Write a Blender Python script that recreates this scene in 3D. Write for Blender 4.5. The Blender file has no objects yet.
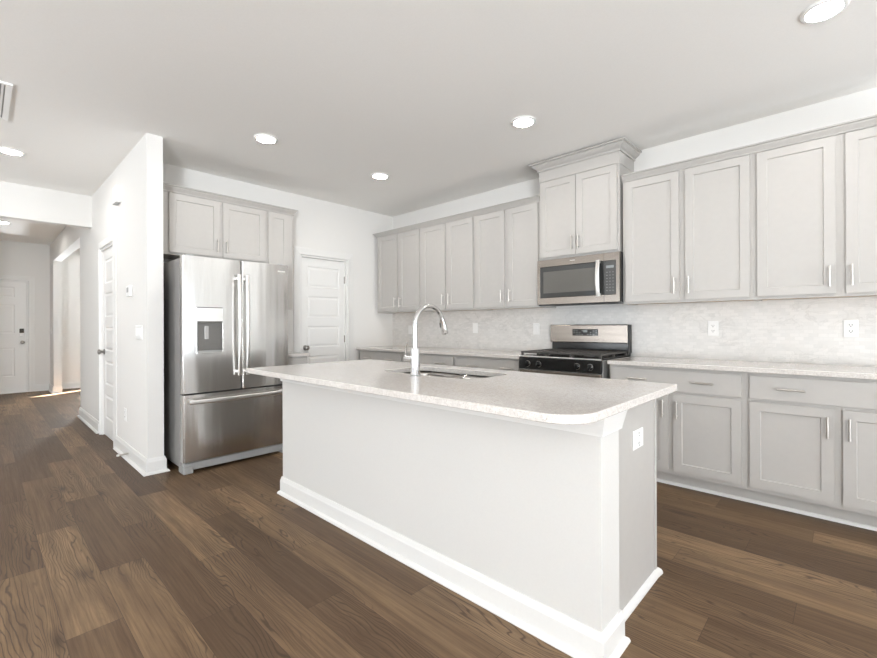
import bpy, bmesh, math, random
from mathutils import Vector, Matrix
random.seed(7)
C = bpy.context.scene.collection
PI = math.pi

# ------------------------------------------------------------------ camera, world, sun, daylight, exposure
FPX = 435.1065
yaw, pitch, roll = 0.8132, 0.0005, -0.0042
cam_d = bpy.data.cameras.new('camera'); cam = bpy.data.objects.new('camera', cam_d); C.objects.link(cam)
cam_d.sensor_width = 36.0; cam_d.lens = 36.0 * FPX / 877.0
cam_d.shift_y = -(329.0 - 325.7112) / 877.0
cam_d.clip_start = 0.05
F_ = Vector((-math.cos(yaw), math.sin(yaw), 0)); R_ = Vector((math.sin(yaw), math.cos(yaw), 0)); U_ = Vector((0, 0, 1))
F_, U_ = F_*math.cos(pitch) + U_*math.sin(pitch), U_*math.cos(pitch) - F_*math.sin(pitch)
R_, U_ = R_*math.cos(roll) + U_*math.sin(roll), U_*math.cos(roll) - R_*math.sin(roll)
M = Matrix((R_, U_, -F_)).transposed().to_4x4(); M.translation = Vector((4.7385, -4.0636, 1.1815))
cam.matrix_world = M
bpy.context.scene.camera = cam

world = bpy.data.worlds.new('daylight'); bpy.context.scene.world = world; world.use_nodes = True
wb = world.node_tree.nodes['Background']
wb.inputs[0].default_value = (0.86, 0.93, 1.0, 1); wb.inputs[1].default_value = 1.6

def area(name, loc, direction, sx, sy, power, col):
    d = bpy.data.lights.new(name, 'AREA'); d.shape = 'RECTANGLE'; d.size = sx; d.size_y = sy
    d.energy = power; d.color = col
    o = bpy.data.objects.new(name, d); C.objects.link(o); o.location = loc
    o.rotation_euler = Vector(direction).to_track_quat('-Z', 'Z').to_euler()
    return o
# area lamps added at unseen openings to stand in for daylight
DAY = (0.905, 0.95, 0.99)
# patio, living and rear lamps: added fill, tilted up to brighten the ceiling
area('ceiling_fill_patio_door', (8.52, -1.75, 0.6), (-1, 0, 2.5), 2.2, 0.3, 125, DAY)
area('living_window_fill', (8.50, -7.2, 1.1), (-1, 0, 1.0), 2.1, 0.8, 460, DAY)  # added fill lamp, placed and powered to balance the room
area('ceiling_fill_living_window', (8.52, -7.2, 0.9), (-1, 0, 2.5), 2.0, 0.3, 205, DAY)
area('ceiling_fill_rear_window', (0.9, -8.52, 0.8), (0, 1, 2.5), 3.2, 0.3, 115, DAY)
area('ceiling_fill_rear_window_right', (5.75, -8.52, 0.8), (0, 1, 2.5), 3.2, 0.3, 55, DAY)
area('daylight_side_room', (-6.3, -1.83, 1.3), (1, 0, 0.2), 0.4, 1.4, 430, DAY)
sun_d = bpy.data.lights.new('sun', 'SUN'); sun_d.energy = 150.0; sun_d.angle = 0.009; sun_d.color = (1, 0.97, 0.93)
sun = bpy.data.objects.new('sun', sun_d); C.objects.link(sun)
sun.rotation_euler = Vector((0.53, -0.85, -1.06)).to_track_quat('-Z', 'Z').to_euler()

sc = bpy.context.scene
sc.view_settings.view_transform = 'Standard'; sc.view_settings.look = 'None'
sc.view_settings.exposure = 0.17; sc.view_settings.gamma = 1.0; sc.view_settings.use_curve_mapping = False
sc.render.engine = 'CYCLES'
sc.cycles.use_denoising = True
sc.cycles.max_bounces = 12; sc.cycles.diffuse_bounces = 8; sc.cycles.glossy_bounces = 6
sc.cycles.sample_clamp_indirect = 6.0
sc.cycles.caustics_reflective = False; sc.cycles.caustics_refractive = False

# ------------------------------------------------------------------ materials
def srgb(r, g, b):
    f = lambda c: (c/255/12.92) if c/255 <= 0.04045 else ((c/255 + 0.055)/1.055)**2.4
    return (f(r), f(g), f(b), 1)

class NT:
    def __init__(s, name):
        s.m = bpy.data.materials.new(name); s.m.use_nodes = True; s.t = s.m.node_tree
        s.b = s.t.nodes['Principled BSDF']
    def n(s, typ, **kw):
        n = s.t.nodes.new(typ)
        for k, v in kw.items(): setattr(n, k, v)
        return n
    def l(s, a, b): s.t.links.new(a, b)
    def val(s, x, sock):
        if isinstance(x, (int, float)): sock.default_value = x
        elif isinstance(x, tuple): sock.default_value = x
        else: s.l(x, sock)
    def math(s, op, a, b=0.0, c=0.0):
        n = s.n('ShaderNodeMath', operation=op); s.val(a, n.inputs[0]); s.val(b, n.inputs[1]); s.val(c, n.inputs[2]); return n.outputs[0]
    def coord(s): return s.n('ShaderNodeTexCoord').outputs['Object']
    def mapping(s, v, scale=(1, 1, 1), loc=(0, 0, 0), rot=(0, 0, 0)):
        n = s.n('ShaderNodeMapping'); s.l(v, n.inputs[0]); n.inputs[1].default_value = loc; n.inputs[2].default_value = rot; n.inputs[3].default_value = scale
        return n.outputs[0]
    def noise(s, v, scale, detail=3, rough=0.5, dist=0.0):
        n = s.n('ShaderNodeTexNoise'); s.l(v, n.inputs['Vector']); n.inputs['Scale'].default_value = scale
        n.inputs['Detail'].default_value = detail; n.inputs['Roughness'].default_value = rough; n.inputs['Distortion'].default_value = dist
        return n.outputs['Fac']
    def ramp(s, f, stops):
        n = s.n('ShaderNodeValToRGB'); s.l(f, n.inputs[0]); cr = n.color_ramp
        while len(cr.elements) < len(stops): cr.elements.new(0.5)
        for e, (p, c) in zip(cr.elements, stops):
            e.position = p; e.color = c if isinstance(c, tuple) else (c, c, c, 1)
        return n.outputs[0]
    def mix(s, f, a, b, mode='MIX'):
        n = s.n('ShaderNodeMix', data_type='RGBA', blend_type=mode); s.val(f, n.inputs[0]); s.val(a, n.inputs[6]); s.val(b, n.inputs[7]); return n.outputs[2]
    def bump(s, h, strength, dist=0.01):
        n = s.n('ShaderNodeBump'); n.inputs['Strength'].default_value = strength; n.inputs['Distance'].default_value = dist
        s.l(h, n.inputs['Height']); s.l(n.outputs[0], s.b.inputs['Normal'])

def simple(name, col, rough=0.5, metal=0.0, spec=0.5, var=0.03, nscale=60.0, bump=0.0, emit=None, coat=0.0):
    t = NT(name); b = t.b
    nz = t.noise(t.coord(), nscale, 2)
    lo = tuple(c*(1-var) for c in col[:3]) + (1,); hi = tuple(min(1, c*(1+var)) for c in col[:3]) + (1,)
    t.l(t.ramp(nz, [(0.3, lo), (0.7, hi)]), b.inputs['Base Color'])
    b.inputs['Roughness'].default_value = rough; b.inputs['Metallic'].default_value = metal
    b.inputs['Specular IOR Level'].default_value = spec
    b.inputs['Coat Weight'].default_value = coat
    if bump: t.bump(nz, bump, 0.002)
    if emit:
        b.inputs['Emission Color'].default_value = emit[0]; b.inputs['Emission Strength'].default_value = emit[1]
    return t.m

MAT = {}
MAT['wall'] = simple('white_wall_paint', (0.775, 0.765, 0.745, 1), 0.85, spec=0.2, var=0.01, nscale=180, bump=0.05)
MAT['ceiling'] = simple('white_ceiling_paint', (0.90, 0.89, 0.87, 1), 0.9, spec=0.15, var=0.012, nscale=140, bump=0.08)
MAT['island_paint'] = simple('off_white_island_paint', (0.64, 0.63, 0.61, 1), 0.7, spec=0.25, var=0.01, nscale=120, bump=0.04)
MAT['trim'] = simple('white_semi_gloss_trim', (0.775, 0.77, 0.755, 1), 0.38, var=0.008)
MAT['door'] = simple('white_door_paint', (0.81, 0.805, 0.79, 1), 0.42, var=0.008)
MAT['cabinet'] = simple('light_grey_cabinet_paint', (0.485, 0.468, 0.446, 1), 0.42, var=0.012, nscale=25)
MAT['cabinet_inside'] = simple('cabinet_underside_maple', (0.55, 0.42, 0.29, 1), 0.55, var=0.1)
MAT['nickel'] = simple('brushed_nickel', (0.66, 0.63, 0.59, 1), 0.28, 1.0, var=0.02, nscale=200)
MAT['dark_nickel'] = simple('satin_nickel_dark', (0.34, 0.32, 0.30, 1), 0.3, 1.0, var=0.04)
MAT['chrome'] = simple('polished_chrome', (0.70, 0.70, 0.70, 1), 0.12, 1.0, var=0.01)
MAT['plastic'] = simple('white_plastic', (0.88, 0.88, 0.87, 1), 0.35, var=0.006)
MAT['plastic_grey'] = simple('grey_plastic', (0.42, 0.42, 0.42, 1), 0.45)
MAT['slot'] = simple('dark_slot', (0.03, 0.03, 0.03, 1), 0.6)
MAT['black'] = simple('black_enamel', (0.012, 0.012, 0.012, 1), 0.16, var=0.1)
MAT['black_matte'] = simple('black_matte_plastic', (0.025, 0.025, 0.025, 1), 0.5, var=0.1)
MAT['iron'] = simple('cast_iron', (0.055, 0.05, 0.046, 1), 0.5, spec=0.6, var=0.15, nscale=300, bump=0.1)
MAT['glass_dark'] = simple('dark_oven_glass', (0.035, 0.035, 0.034, 1), 0.05, var=0.02)
MAT['screen_mesh'] = simple('grey_perforated_screen', (0.11, 0.105, 0.095, 1), 0.12, var=0.15, nscale=900)
MAT['panel_dark'] = simple('dark_control_panel', (0.06, 0.06, 0.058, 1), 0.2, var=0.04)
MAT['button'] = simple('pale_button_print', (0.45, 0.46, 0.45, 1), 0.4)
MAT['button_dim'] = simple('dim_button_print', (0.20, 0.20, 0.195, 1), 0.4)
MAT['lcd'] = simple('pale_display', (0.22, 0.24, 0.24, 1), 0.3, emit=((0.6, 0.7, 0.72, 1), 0.02))
MAT['range_side'] = simple('grey_painted_steel', (0.45, 0.45, 0.44, 1), 0.4, 0.6)
MAT['fridge_case'] = simple('grey_fridge_case', (0.29, 0.28, 0.27, 1), 0.42, 0.0, var=0.02)
MAT['kick'] = simple('light_grey_kick_plastic', (0.29, 0.29, 0.285, 1), 0.5)
MAT['gasket'] = simple('dark_gasket', (0.05, 0.05, 0.05, 1), 0.6)
MAT['lamp'] = simple('lit_diffuser', (0.9, 0.9, 0.88, 1), 0.4, emit=((1.0, 0.965, 0.92, 1), 135.0))
MAT['rubber'] = simple('white_rubber', (0.8, 0.8, 0.78, 1), 0.6)

def stainless(name, col, rough, axis):
    t = NT(name); b = t.b; v = t.coord()
    sc_ = {'x': (1, 90, 90), 'z': (90, 90, 1)}[axis]
    nz = t.noise(t.mapping(v, sc_), 6.0, 3)
    nz2 = t.noise(t.mapping(v, {'x': (0.3, 6, 6), 'z': (6, 6, 0.25)}[axis]), 1.4, 2)
    lo = tuple(c*0.93 for c in col[:3]) + (1,); hi = tuple(min(1, c*1.05) for c in col[:3]) + (1,)
    t.l(t.ramp(nz, [(0.3, lo), (0.7, hi)]), b.inputs['Base Color'])
    b.inputs['Metallic'].default_value = 1.0
    r = t.n('ShaderNodeMapRange'); t.l(nz, r.inputs[0]); r.inputs[3].default_value = rough*0.8; r.inputs[4].default_value = rough*1.25
    t.l(r.outputs[0], b.inputs['Roughness'])
    t.bump(nz2, 0.8, 0.005)
    return t.m
MAT['stainless'] = stainless('brushed_stainless_vertical', (0.66, 0.65, 0.635, 1), 0.2, 'z')
MAT['stainless_h'] = stainless('brushed_stainless_horizontal', (0.33, 0.292, 0.258, 1), 0.24, 'x')
MAT['steel_sink'] = stainless('brushed_sink_steel', (0.50, 0.48, 0.455, 1), 0.16, 'z')
MAT['dispenser'] = simple('dark_grey_dispenser_cavity', (0.16, 0.155, 0.145, 1), 0.3, 0.3)
MAT['paddle'] = simple('satin_grey_paddle', (0.40, 0.39, 0.38, 1), 0.35, 0.3)
MAT['handle_steel'] = simple('bright_handle_steel', (0.84, 0.83, 0.81, 1), 0.3, 1.0, var=0.01)

def quartz():
    t = NT('speckled_white_quartz'); b = t.b; v = t.coord()
    a = t.noise(v, 260, 2, 0.6); c = t.noise(v, 90, 3, 0.6); d = t.noise(v, 9, 3)
    base = t.ramp(c, [(0.35, (0.60, 0.565, 0.535, 1)), (0.62, (0.72, 0.69, 0.66, 1))])
    sp = t.ramp(a, [(0.30, (0.42, 0.385, 0.35, 1)), (0.40, (1, 1, 1, 1)), (0.66, (1, 1, 1, 1)), (0.76, (1.25, 1.25, 1.25, 1))])
    col = t.mix(1.0, base, sp, 'MULTIPLY')
    col = t.mix(0.06, col, t.ramp(d, [(0.35, (0.66, 0.6, 0.55, 1)), (0.65, (0.9, 0.88, 0.86, 1))]))
    t.l(col, b.inputs['Base Color']); b.inputs['Roughness'].default_value = 0.10
    b.inputs['Specular IOR Level'].default_value = 0.5
    return t.m
MAT['quartz'] = quartz()

def marble_tile():
    t = NT('marble_mosaic_tile'); b = t.b; v = t.coord()
    uv = t.mapping(v, (1, 1, 1), rot=(PI/2, 0, 0))     # wall x,z -> texture x,y
    br = t.n('ShaderNodeTexBrick'); t.l(uv, br.inputs['Vector'])
    br.inputs['Scale'].default_value = 1.0; br.inputs['Mortar Size'].default_value = 0.0016
    br.inputs['Mortar Smooth'].default_value = 0.3; br.inputs['Bias'].default_value = 0.0
    br.inputs['Brick Width'].default_value = 0.052; br.inputs['Row Height'].default_value = 0.026
    br.inputs['Color1'].default_value = (0.765, 0.75, 0.73, 1); br.inputs['Color2'].default_value = (0.695, 0.685, 0.665, 1)
    br.inputs['Mortar'].default_value = (0.70, 0.69, 0.67, 1)
    w = t.noise(t.mapping(v, (1.0, 1, 1.8), rot=(0, 0.6, 0)), 5.5, 5, 0.62, 1.3)
    vein = t.ramp(w, [(0.50, (1, 1, 1, 1)), (0.545, (0.86, 0.86, 0.855, 1)), (0.575, (0.96, 0.96, 0.955, 1)), (0.68, (1, 1, 1, 1))])
    w2 = t.noise(v, 3.0, 2); pat = t.ramp(w2, [(0.45, 0.15), (0.62, 1.0)])
    vm = t.mix(pat, (1, 1, 1, 1), vein)
    t.l(t.mix(1.0, br.outputs['Color'], vm, 'MULTIPLY'), b.inputs['Base Color'])
    b.inputs['Roughness'].default_value = 0.28
    t.bump(t.math('SUBTRACT', 1.0, br.outputs['Fac']), 0.15, 0.002)
    return t.m
MAT['tile'] = marble_tile()

def planks():
    t = NT('brown_oak_vinyl_planks'); b = t.b; v = t.coord()
    s = t.n('ShaderNodeSeparateXYZ'); t.l(v, s.inputs[0]); X, Y = s.outputs[0], s.outputs[1]
    W, L = 0.18, 1.22
    yr = t.math('DIVIDE', t.math('ADD', Y, 3.661 + 18.0), W); row = t.math('FLOOR', yr)
    xr = t.math('DIVIDE', t.math('ADD', t.math('SUBTRACT', X, 0.145), t.math('MULTIPLY', t.math('SUBTRACT', row, 99.0), 0.485)), L); colm = t.math('FLOOR', xr)
    cmb = t.n('ShaderNodeCombineXYZ'); t.l(row, cmb.inputs[0]); t.l(colm, cmb.inputs[1])
    pid = t.n('ShaderNodeTexWhiteNoise', noise_dimensions='3D'); t.l(cmb.outputs[0], pid.inputs['Vector'])
    ps = t.n('ShaderNodeSeparateColor'); t.l(pid.outputs['Color'], ps.inputs[0])
    # plank-local vector with a random offset
    off = t.n('ShaderNodeCombineXYZ'); t.l(t.math('MULTIPLY', ps.outputs[0], 37.0), off.inputs[0]); t.l(t.math('MULTIPLY', ps.outputs[1], 53.0), off.inputs[1]); t.l(t.math('MULTIPLY', ps.outputs[2], 29.0), off.inputs[2])
    va = t.n('ShaderNodeVectorMath', operation='ADD'); t.l(v, va.inputs[0]); t.l(off.outputs[0], va.inputs[1]); pv = va.outputs[0]
    # cathedral figure: contour lines of a stretched noise field
    field = t.noise(t.mapping(pv, (1.5, 6.5, 1)), 1.0, 2, 0.45, 0.5)
    wob = t.noise(t.mapping(pv, (7, 30, 1)), 1.0, 3, 0.6)
    rings = t.math('SINE', t.math('ADD', t.math('ADD', t.math('MULTIPLY', field, 95.0), t.math('MULTIPLY', Y, 470.0)), t.math('MULTIPLY', wob, 5.0)))
    ringf = t.ramp(rings, [(0.0, 0.0), (0.55, 0.05), (0.82, 0.55), (1.0, 1.0)])
    fine = t.noise(t.mapping(pv, (2.2, 75, 1)), 1.0, 5, 0.7)
    med = t.noise(t.mapping(pv, (1.1, 17, 1)), 1.0, 4, 0.6, 0.4)
    blot = t.noise(t.mapping(pv, (1.6, 6, 1)), 1.0, 3, 0.55)
    kv = t.n('ShaderNodeTexVoronoi', feature='F1'); t.l(t.mapping(pv, (1.7, 5.0, 1)), kv.inputs['Vector']); kv.inputs['Scale'].default_value = 1.0
    knot = t.ramp(t.math('ADD', kv.outputs['Distance'], t.math('MULTIPLY', t.math('SUBTRACT', wob, 0.5), 0.10)), [(0.03, 1.0), (0.10, 0.5), (0.22, 0.0)])
    gate = t.ramp(t.noise(t.mapping(pv, (0.7, 2, 1)), 1.0, 1), [(0.40, 0.0), (0.52, 1.0)])
    # each plank's own tone
    hsh = t.math('FRACT', t.math('ADD', 1000.0, t.math('MULTIPLY', t.math('SINE', t.math('ADD', t.math('ADD', t.math('MULTIPLY', row, 1.356875449561836), t.math('MULTIPLY', colm, 2.943166156597151)), 1.378350905487115)), 97.3)))
    tone = t.ramp(hsh, [(0.0, srgb(87, 68, 49)), (0.3, srgb(107, 85, 62)), (0.65, srgb(135, 110, 82)), (1.0, srgb(156, 129, 98))])
    c = t.mix(t.math('MULTIPLY', t.ramp(med, [(0.35, 0.0), (0.70, 1.0)]), 0.50), tone, srgb(74, 54, 37))
    c = t.mix(t.math('MULTIPLY', t.ramp(blot, [(0.42, 0.0), (0.70, 1.0)]), 0.45), c, srgb(79, 59, 42))
    rg = t.math('MULTIPLY', t.math('MULTIPLY', ringf, gate), 0.72)
    c = t.mix(rg, c, srgb(44, 30, 20))
    c = t.mix(t.math('MULTIPLY', t.ramp(fine, [(0.38, 0.0), (0.66, 1.0)]), 0.58), c, srgb(68, 50, 35))
    c = t.mix(t.math('MULTIPLY', t.math('MULTIPLY', knot, gate), 0.75), c, srgb(46, 33, 23))
    # seams
    fy = t.math('FRACT', yr); fx = t.math('FRACT', xr)
    ey = t.math('MULTIPLY', t.math('MINIMUM', fy, t.math('SUBTRACT', 1.0, fy)), W)
    ex = t.math('MULTIPLY', t.math('MINIMUM', fx, t.math('SUBTRACT', 1.0, fx)), L)
    e = t.math('MINIMUM', ex, ey)
    seam = t.math('LESS_THAN', e, 0.0011)
    c = t.mix(t.math('MULTIPLY', seam, 0.65), c, srgb(50, 38, 29))
    t.l(c, b.inputs['Base Color'])
    r = t.n('ShaderNodeMapRange'); t.l(fine, r.inputs[0]); r.inputs[3].default_value = 0.40; r.inputs[4].default_value = 0.55
    t.l(r.outputs[0], b.inputs['Roughness']); b.inputs['Specular IOR Level'].default_value = 0.3
    h = t.math('ADD', t.math('MULTIPLY', fine, -0.5), t.math('MULTIPLY', seam, -1.0))
    t.bump(h, 0.12, 0.002)
    return t.m
MAT['floor'] = planks()

# ------------------------------------------------------------------ mesh helpers
class MB:
    def __init__(s): s.bm = bmesh.new()
    def _bevel(s, geom, w, seg=2):
        if w > 0:
            ed = list({e for f in geom for e in f.edges})
            bmesh.ops.bevel(s.bm, geom=ed, offset=w, segments=seg, affect='EDGES', profile=0.5, clamp_overlap=True)
    def box(s, x0, x1, y0, y1, z0, z1, bev=0.0, seg=2):
        v = [s.bm.verts.new((x, y, z)) for z in (z0, z1) for y in (y0, y1) for x in (x0, x1)]
        fs = [s.bm.faces.new([v[i] for i in q]) for q in ((0, 2, 3, 1), (4, 5, 7, 6), (0, 1, 5, 4), (2, 6, 7, 3), (0, 4, 6, 2), (1, 3, 7, 5))]
        s._bevel(fs, bev, seg); return s
    def prism(s, pts, z0, z1, bev=0.0):
        """pts: 2D outline in xy, extruded in z"""
        a = [s.bm.verts.new((x, y, z0)) for x, y in pts]; b = [s.bm.verts.new((x, y, z1)) for x, y in pts]
        n = len(pts); fs = [s.bm.faces.new(a[::-1]), s.bm.faces.new(b)]
        for i in range(n): fs.append(s.bm.faces.new((a[i], a[(i+1) % n], b[(i+1) % n], b[i])))
        if bev:
            ed = [e for f in fs[:2] for e in f.edges]
            bmesh.ops.bevel(s.bm, geom=ed, offset=bev, segments=2, affect='EDGES', profile=0.5)
        return s
    def cyl(s, p0, p1, r0, r1=None, n=20, cap=True):
        r1 = r0 if r1 is None else r1
        return s.tube([p0, p1], [r0, r1], n, cap)
    def tube(s, pts, rad, n=14, cap=True, flat=None):
        pts = [Vector(p) for p in pts]
        if isinstance(rad, (int, float)): rad = [rad]*len(pts)
        T = []
        for i in range(len(pts)):
            a = pts[max(i-1, 0)]; b = pts[min(i+1, len(pts)-1)]
            d = (b-a); T.append(d.normalized() if d.length > 1e-9 else T[-1])
        up = Vector((0, 0, 1)) if abs(T[0].z) < 0.9 else Vector((1, 0, 0))
        N = (up - T[0]*up.dot(T[0])).normalized(); rings = []
        for p, t, r in zip(pts, T, rad):
            N = (N - t*N.dot(t)).normalized(); B = t.cross(N)
            ring = []
            for k in range(n):
                a = 2*PI*k/n
                fa = r*math.cos(a)*(flat[0] if flat else 1); fb = r*math.sin(a)*(flat[1] if flat else 1)
                ring.append(s.bm.verts.new(p + N*fa + B*fb))
            rings.append(ring)
        for a, b in zip(rings, rings[1:]):
            for k in range(n): s.bm.faces.new((a[k], a[(k+1) % n], b[(k+1) % n], b[k]))
        if cap: s.bm.faces.new(rings[0][::-1]); s.bm.faces.new(rings[-1])
        return s
    def lathe(s, prof, c=(0, 0, 0), n=28, axis='z'):
        """prof: (radius, height) pairs along the axis"""
        rings = []
        def put(r, h, a):
            x, y = r*math.cos(a), r*math.sin(a)
            q = {'z': (x, y, h), 'y': (x, h, y), 'x': (h, x, y)}[axis]
            return s.bm.verts.new((c[0]+q[0], c[1]+q[1], c[2]+q[2]))
        for r, h in prof:
            rings.append([put(max(r, 1e-5), h, 2*PI*k/n) for k in range(n)])
        for a, b in zip(rings, rings[1:]):
            for k in range(n): s.bm.faces.new((a[k], a[(k+1) % n], b[(k+1) % n], b[k]))
        s.bm.faces.new(rings[0]); s.bm.faces.new(rings[-1]); return s
    def panel(s, x0, x1, z0, z1, yf, yb, rects=(), steps=(), bev=0.0):
        """a slab in the xz plane, front at yf (towards -y), back at yb; each rect carries nested steps (inset, depth)"""
        xs = sorted({x0, x1} | {r[0] for r in rects} | {r[1] for r in rects}); zs = sorted({z0, z1} | {r[2] for r in rects} | {r[3] for r in rects})
        cache = {}
        def V(x, y, z):
            k = (round(x, 5), round(y, 5), round(z, 5))
            if k not in cache: cache[k] = s.bm.verts.new((x, y, z))
            return cache[k]
        for i in range(len(xs)-1):
            for j in range(len(zs)-1):
                cx, cz = (xs[i]+xs[i+1])/2, (zs[j]+zs[j+1])/2
                if any(r[0] < cx < r[1] and r[2] < cz < r[3] for r in rects): continue
                s.bm.faces.new((V(xs[i], yf, zs[j]), V(xs[i+1], yf, zs[j]), V(xs[i+1], yf, zs[j+1]), V(xs[i], yf, zs[j+1])))
        for r in rects:
            bx = [x for x in xs if r[0] <= x <= r[1]]; bz = [z for z in zs if r[2] <= z <= r[3]]
            prev = [V(r[0], yf, r[2]), V(r[1], yf, r[2]), V(r[1], yf, r[3]), V(r[0], yf, r[3])]
            for ins, dep in steps:
                cur = [s.bm.verts.new(q) for q in ((r[0]+ins, yf+dep, r[2]+ins), (r[1]-ins, yf+dep, r[2]+ins), (r[1]-ins, yf+dep, r[3]-ins), (r[0]+ins, yf+dep, r[3]-ins))]
                for k in range(4): s.bm.faces.new((prev[k], prev[(k+1) % 4], cur[(k+1) % 4], cur[k]))
                prev = cur
            s.bm.faces.new(prev)
        # sides and back
        fr = [V(x, yf, z0) for x in xs] + [V(x1, yf, z) for z in zs[1:]] + [V(x, yf, z1) for x in reversed(xs[:-1])] + [V(x0, yf, z) for z in reversed(zs[1:-1])]
        bk = [s.bm.verts.new((v.co.x, yb, v.co.z)) for v in fr]; n = len(fr)
        for k in range(n): s.bm.faces.new((fr[(k+1) % n], fr[k], bk[k], bk[(k+1) % n]))
        s.bm.faces.new(bk)
        return s
    def sweep(s, prof, path, closed=False):
        """prof: closed outline of (out, z); path: xy points, the room on the right-hand side"""
        P = [Vector(p) for p in path]; n = len(P); rings = []
        for i in range(n):
            ns = []
            if i > 0 or closed:
                d = (P[i]-P[i-1]).normalized(); ns.append(Vector((d.y, -d.x)))
            if i < n-1 or closed:
                d = (P[(i+1) % n]-P[i]).normalized(); ns.append(Vector((d.y, -d.x)))
            o = ns[0] if len(ns) == 1 else (ns[0]+ns[1])/(1+ns[0].dot(ns[1]))
            rings.append([s.bm.verts.new((P[i].x+o.x*a, P[i].y+o.y*a, z)) for a, z in prof])
        m = len(prof); pairs = list(zip(rings, rings[1:])) + ([(rings[-1], rings[0])] if closed else [])
        for a, b in pairs:
            for k in range(m): s.bm.faces.new((a[k], b[k], b[(k+1) % m], a[(k+1) % m]))
        if not closed: s.bm.faces.new(rings[0]); s.bm.faces.new(rings[-1][::-1])
        return s

def obj(name, mb, mat, parent=None, smooth=False):
    me = bpy.data.meshes.new(name)
    bmesh.ops.recalc_face_normals(mb.bm, faces=mb.bm.faces)
    if smooth:
        for f in mb.bm.faces: f.smooth = True
        for e in mb.bm.edges:
            if len(e.link_faces) == 2 and e.calc_face_angle(0) > 0.6: e.smooth = False
    mb.bm.to_mesh(me); mb.bm.free()
    o = bpy.data.objects.new(name, me); C.objects.link(o)
    me.materials.append(MAT[mat] if isinstance(mat, str) else mat)
    if parent: o.parent = parent
    return o
def tag(o, label, cat, group=None, kind=None):
    o['label'] = label; o['category'] = cat
    if group: o['group'] = group
    if kind: o['kind'] = kind
    return o
def thing(name, label, cat, loc=(0, 0, 0), rotz=0.0, group=None, kind=None):
    o = bpy.data.objects.new(name, None); C.objects.link(o); o.empty_display_size = 0.1
    o.location = loc; o.rotation_euler = (0, 0, rotz)
    return tag(o, label, cat, group, kind)
def dup(root, loc, label, rotz=None):
    r = root.copy(); C.objects.link(r); r.location = loc; r['label'] = label
    if rotz is not None: r.rotation_euler = (0, 0, rotz)
    for ch in list(root.children):
        c = ch.copy(); C.objects.link(c); c.parent = r
        for g in ch.children:
            d = g.copy(); C.objects.link(d); d.parent = c
    return r
def struct(name, mb, mat, label, cat):
    return tag(obj(name, mb, mat), label, cat, None, 'structure')

# ------------------------------------------------------------------ the room shell
CZ = 2.74
struct('floor', MB().box(-6.4, 8.7, -8.7, 0.15, -0.08, 0.0), 'floor', 'brown oak plank floor running through the kitchen and hall', 'floor')
struct('ceiling', MB().box(-6.4, 8.7, -8.7, 0.15, CZ, CZ+0.1), 'ceiling', 'flat white ceiling with recessed lights', 'ceiling')
struct('wall_right', MB().box(-6.4, 5.45, 0.0, 0.12, 0, CZ).box(5.45, 6.85, 0.0, 0.12, 2.3, CZ).box(6.85, 8.7, 0.0, 0.12, 0, CZ), 'wall', 'long white wall carrying the range and most of the cabinets', 'wall')
struct('wall_added_passage', MB().box(5.3, 5.42, 0.12, 2.4, 0, CZ).box(6.9, 7.02, 0.12, 2.4, 0, CZ).box(5.3, 7.02, 2.4, 2.52, 0, CZ).box(5.3, 7.02, 0.12, 2.52, CZ, CZ+0.1).box(5.3, 7.02, 0.15, 2.52, -0.08, 0), 'wall', 'walls of an added unlit passage behind the kitchen wall', 'wall')  # invented dim passage and opening, added to darken the right fridge door's reflection
# fridge wall with the pantry doorway
PD0, PD1 = -1.435, -0.775
struct('wall_back', MB().box(-0.12, 0, -3.02, PD0, 0, CZ).box(-0.12, 0, PD1, 0, 0, CZ).box(-0.12, 0, PD0, PD1, 2.035, CZ),
       'wall', 'white end wall behind the refrigerator and the pantry door', 'wall')
# hall partition with the closet doorway and the wide opening
CD0, CD1 = -1.262, -0.552; OP0, OP1 = -5.70, -2.69
mb = MB()
mb.box(-6.25, OP0, -3.135, -3.02, 0, CZ).box(OP0, OP1, -3.135, -3.02, 2.385, CZ).box(OP1, CD0, -3.135, -3.02, 0, CZ)
mb.box(CD0, CD1, -3.135, -3.02, 2.035, CZ).box(CD1, 0.646, -3.135, -3.02, 0, CZ)
struct('wall_hall', mb, 'wall', 'white partition wall ending beside the refrigerator, with closet door and hall opening', 'wall')
# entry wall with front door opening and the side room's narrow window
FD0, FD1 = -4.345, -3.435; SW0, SW1, SZ0, SZ1 = -2.05, -1.62, 0.55, 2.1
mb = MB()
mb.box(-6.4, -6.25, -4.9, FD0, 0, CZ).box(-6.4, -6.25, FD0, FD1, 2.035, CZ).box(-6.4, -6.25, FD1, SW0, 0, CZ)
mb.box(-6.4, -6.25, SW0, SW1, 0, SZ0).box(-6.4, -6.25, SW0, SW1, SZ1, CZ).box(-6.4, -6.25, SW1, 0, 0, CZ)
struct('wall_entry', mb, 'wall', 'far white wall around the front door at the end of the hall', 'wall')
struct('wall_study', MB().box(-2.62, -2.5, -3.02, 0, 0, CZ), 'wall', 'white side wall of the room seen through the hall opening', 'wall')
struct('wall_hall_left', MB().box(-6.25, -1.81, -4.92, -4.8, 0, CZ), 'wall', 'white left-hand wall of the entry hall', 'wall')
struct('wall_header', MB().box(-1.93, -1.81, -4.8, -3.135, 2.37, CZ), 'wall', 'white dropped header spanning the mouth of the entry hall', 'wall')
struct('wall_left', MB().box(-1.93, -1.81, -8.6, -4.8, 0, CZ), 'wall', 'white living room wall beyond the hall mouth', 'wall')
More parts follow.
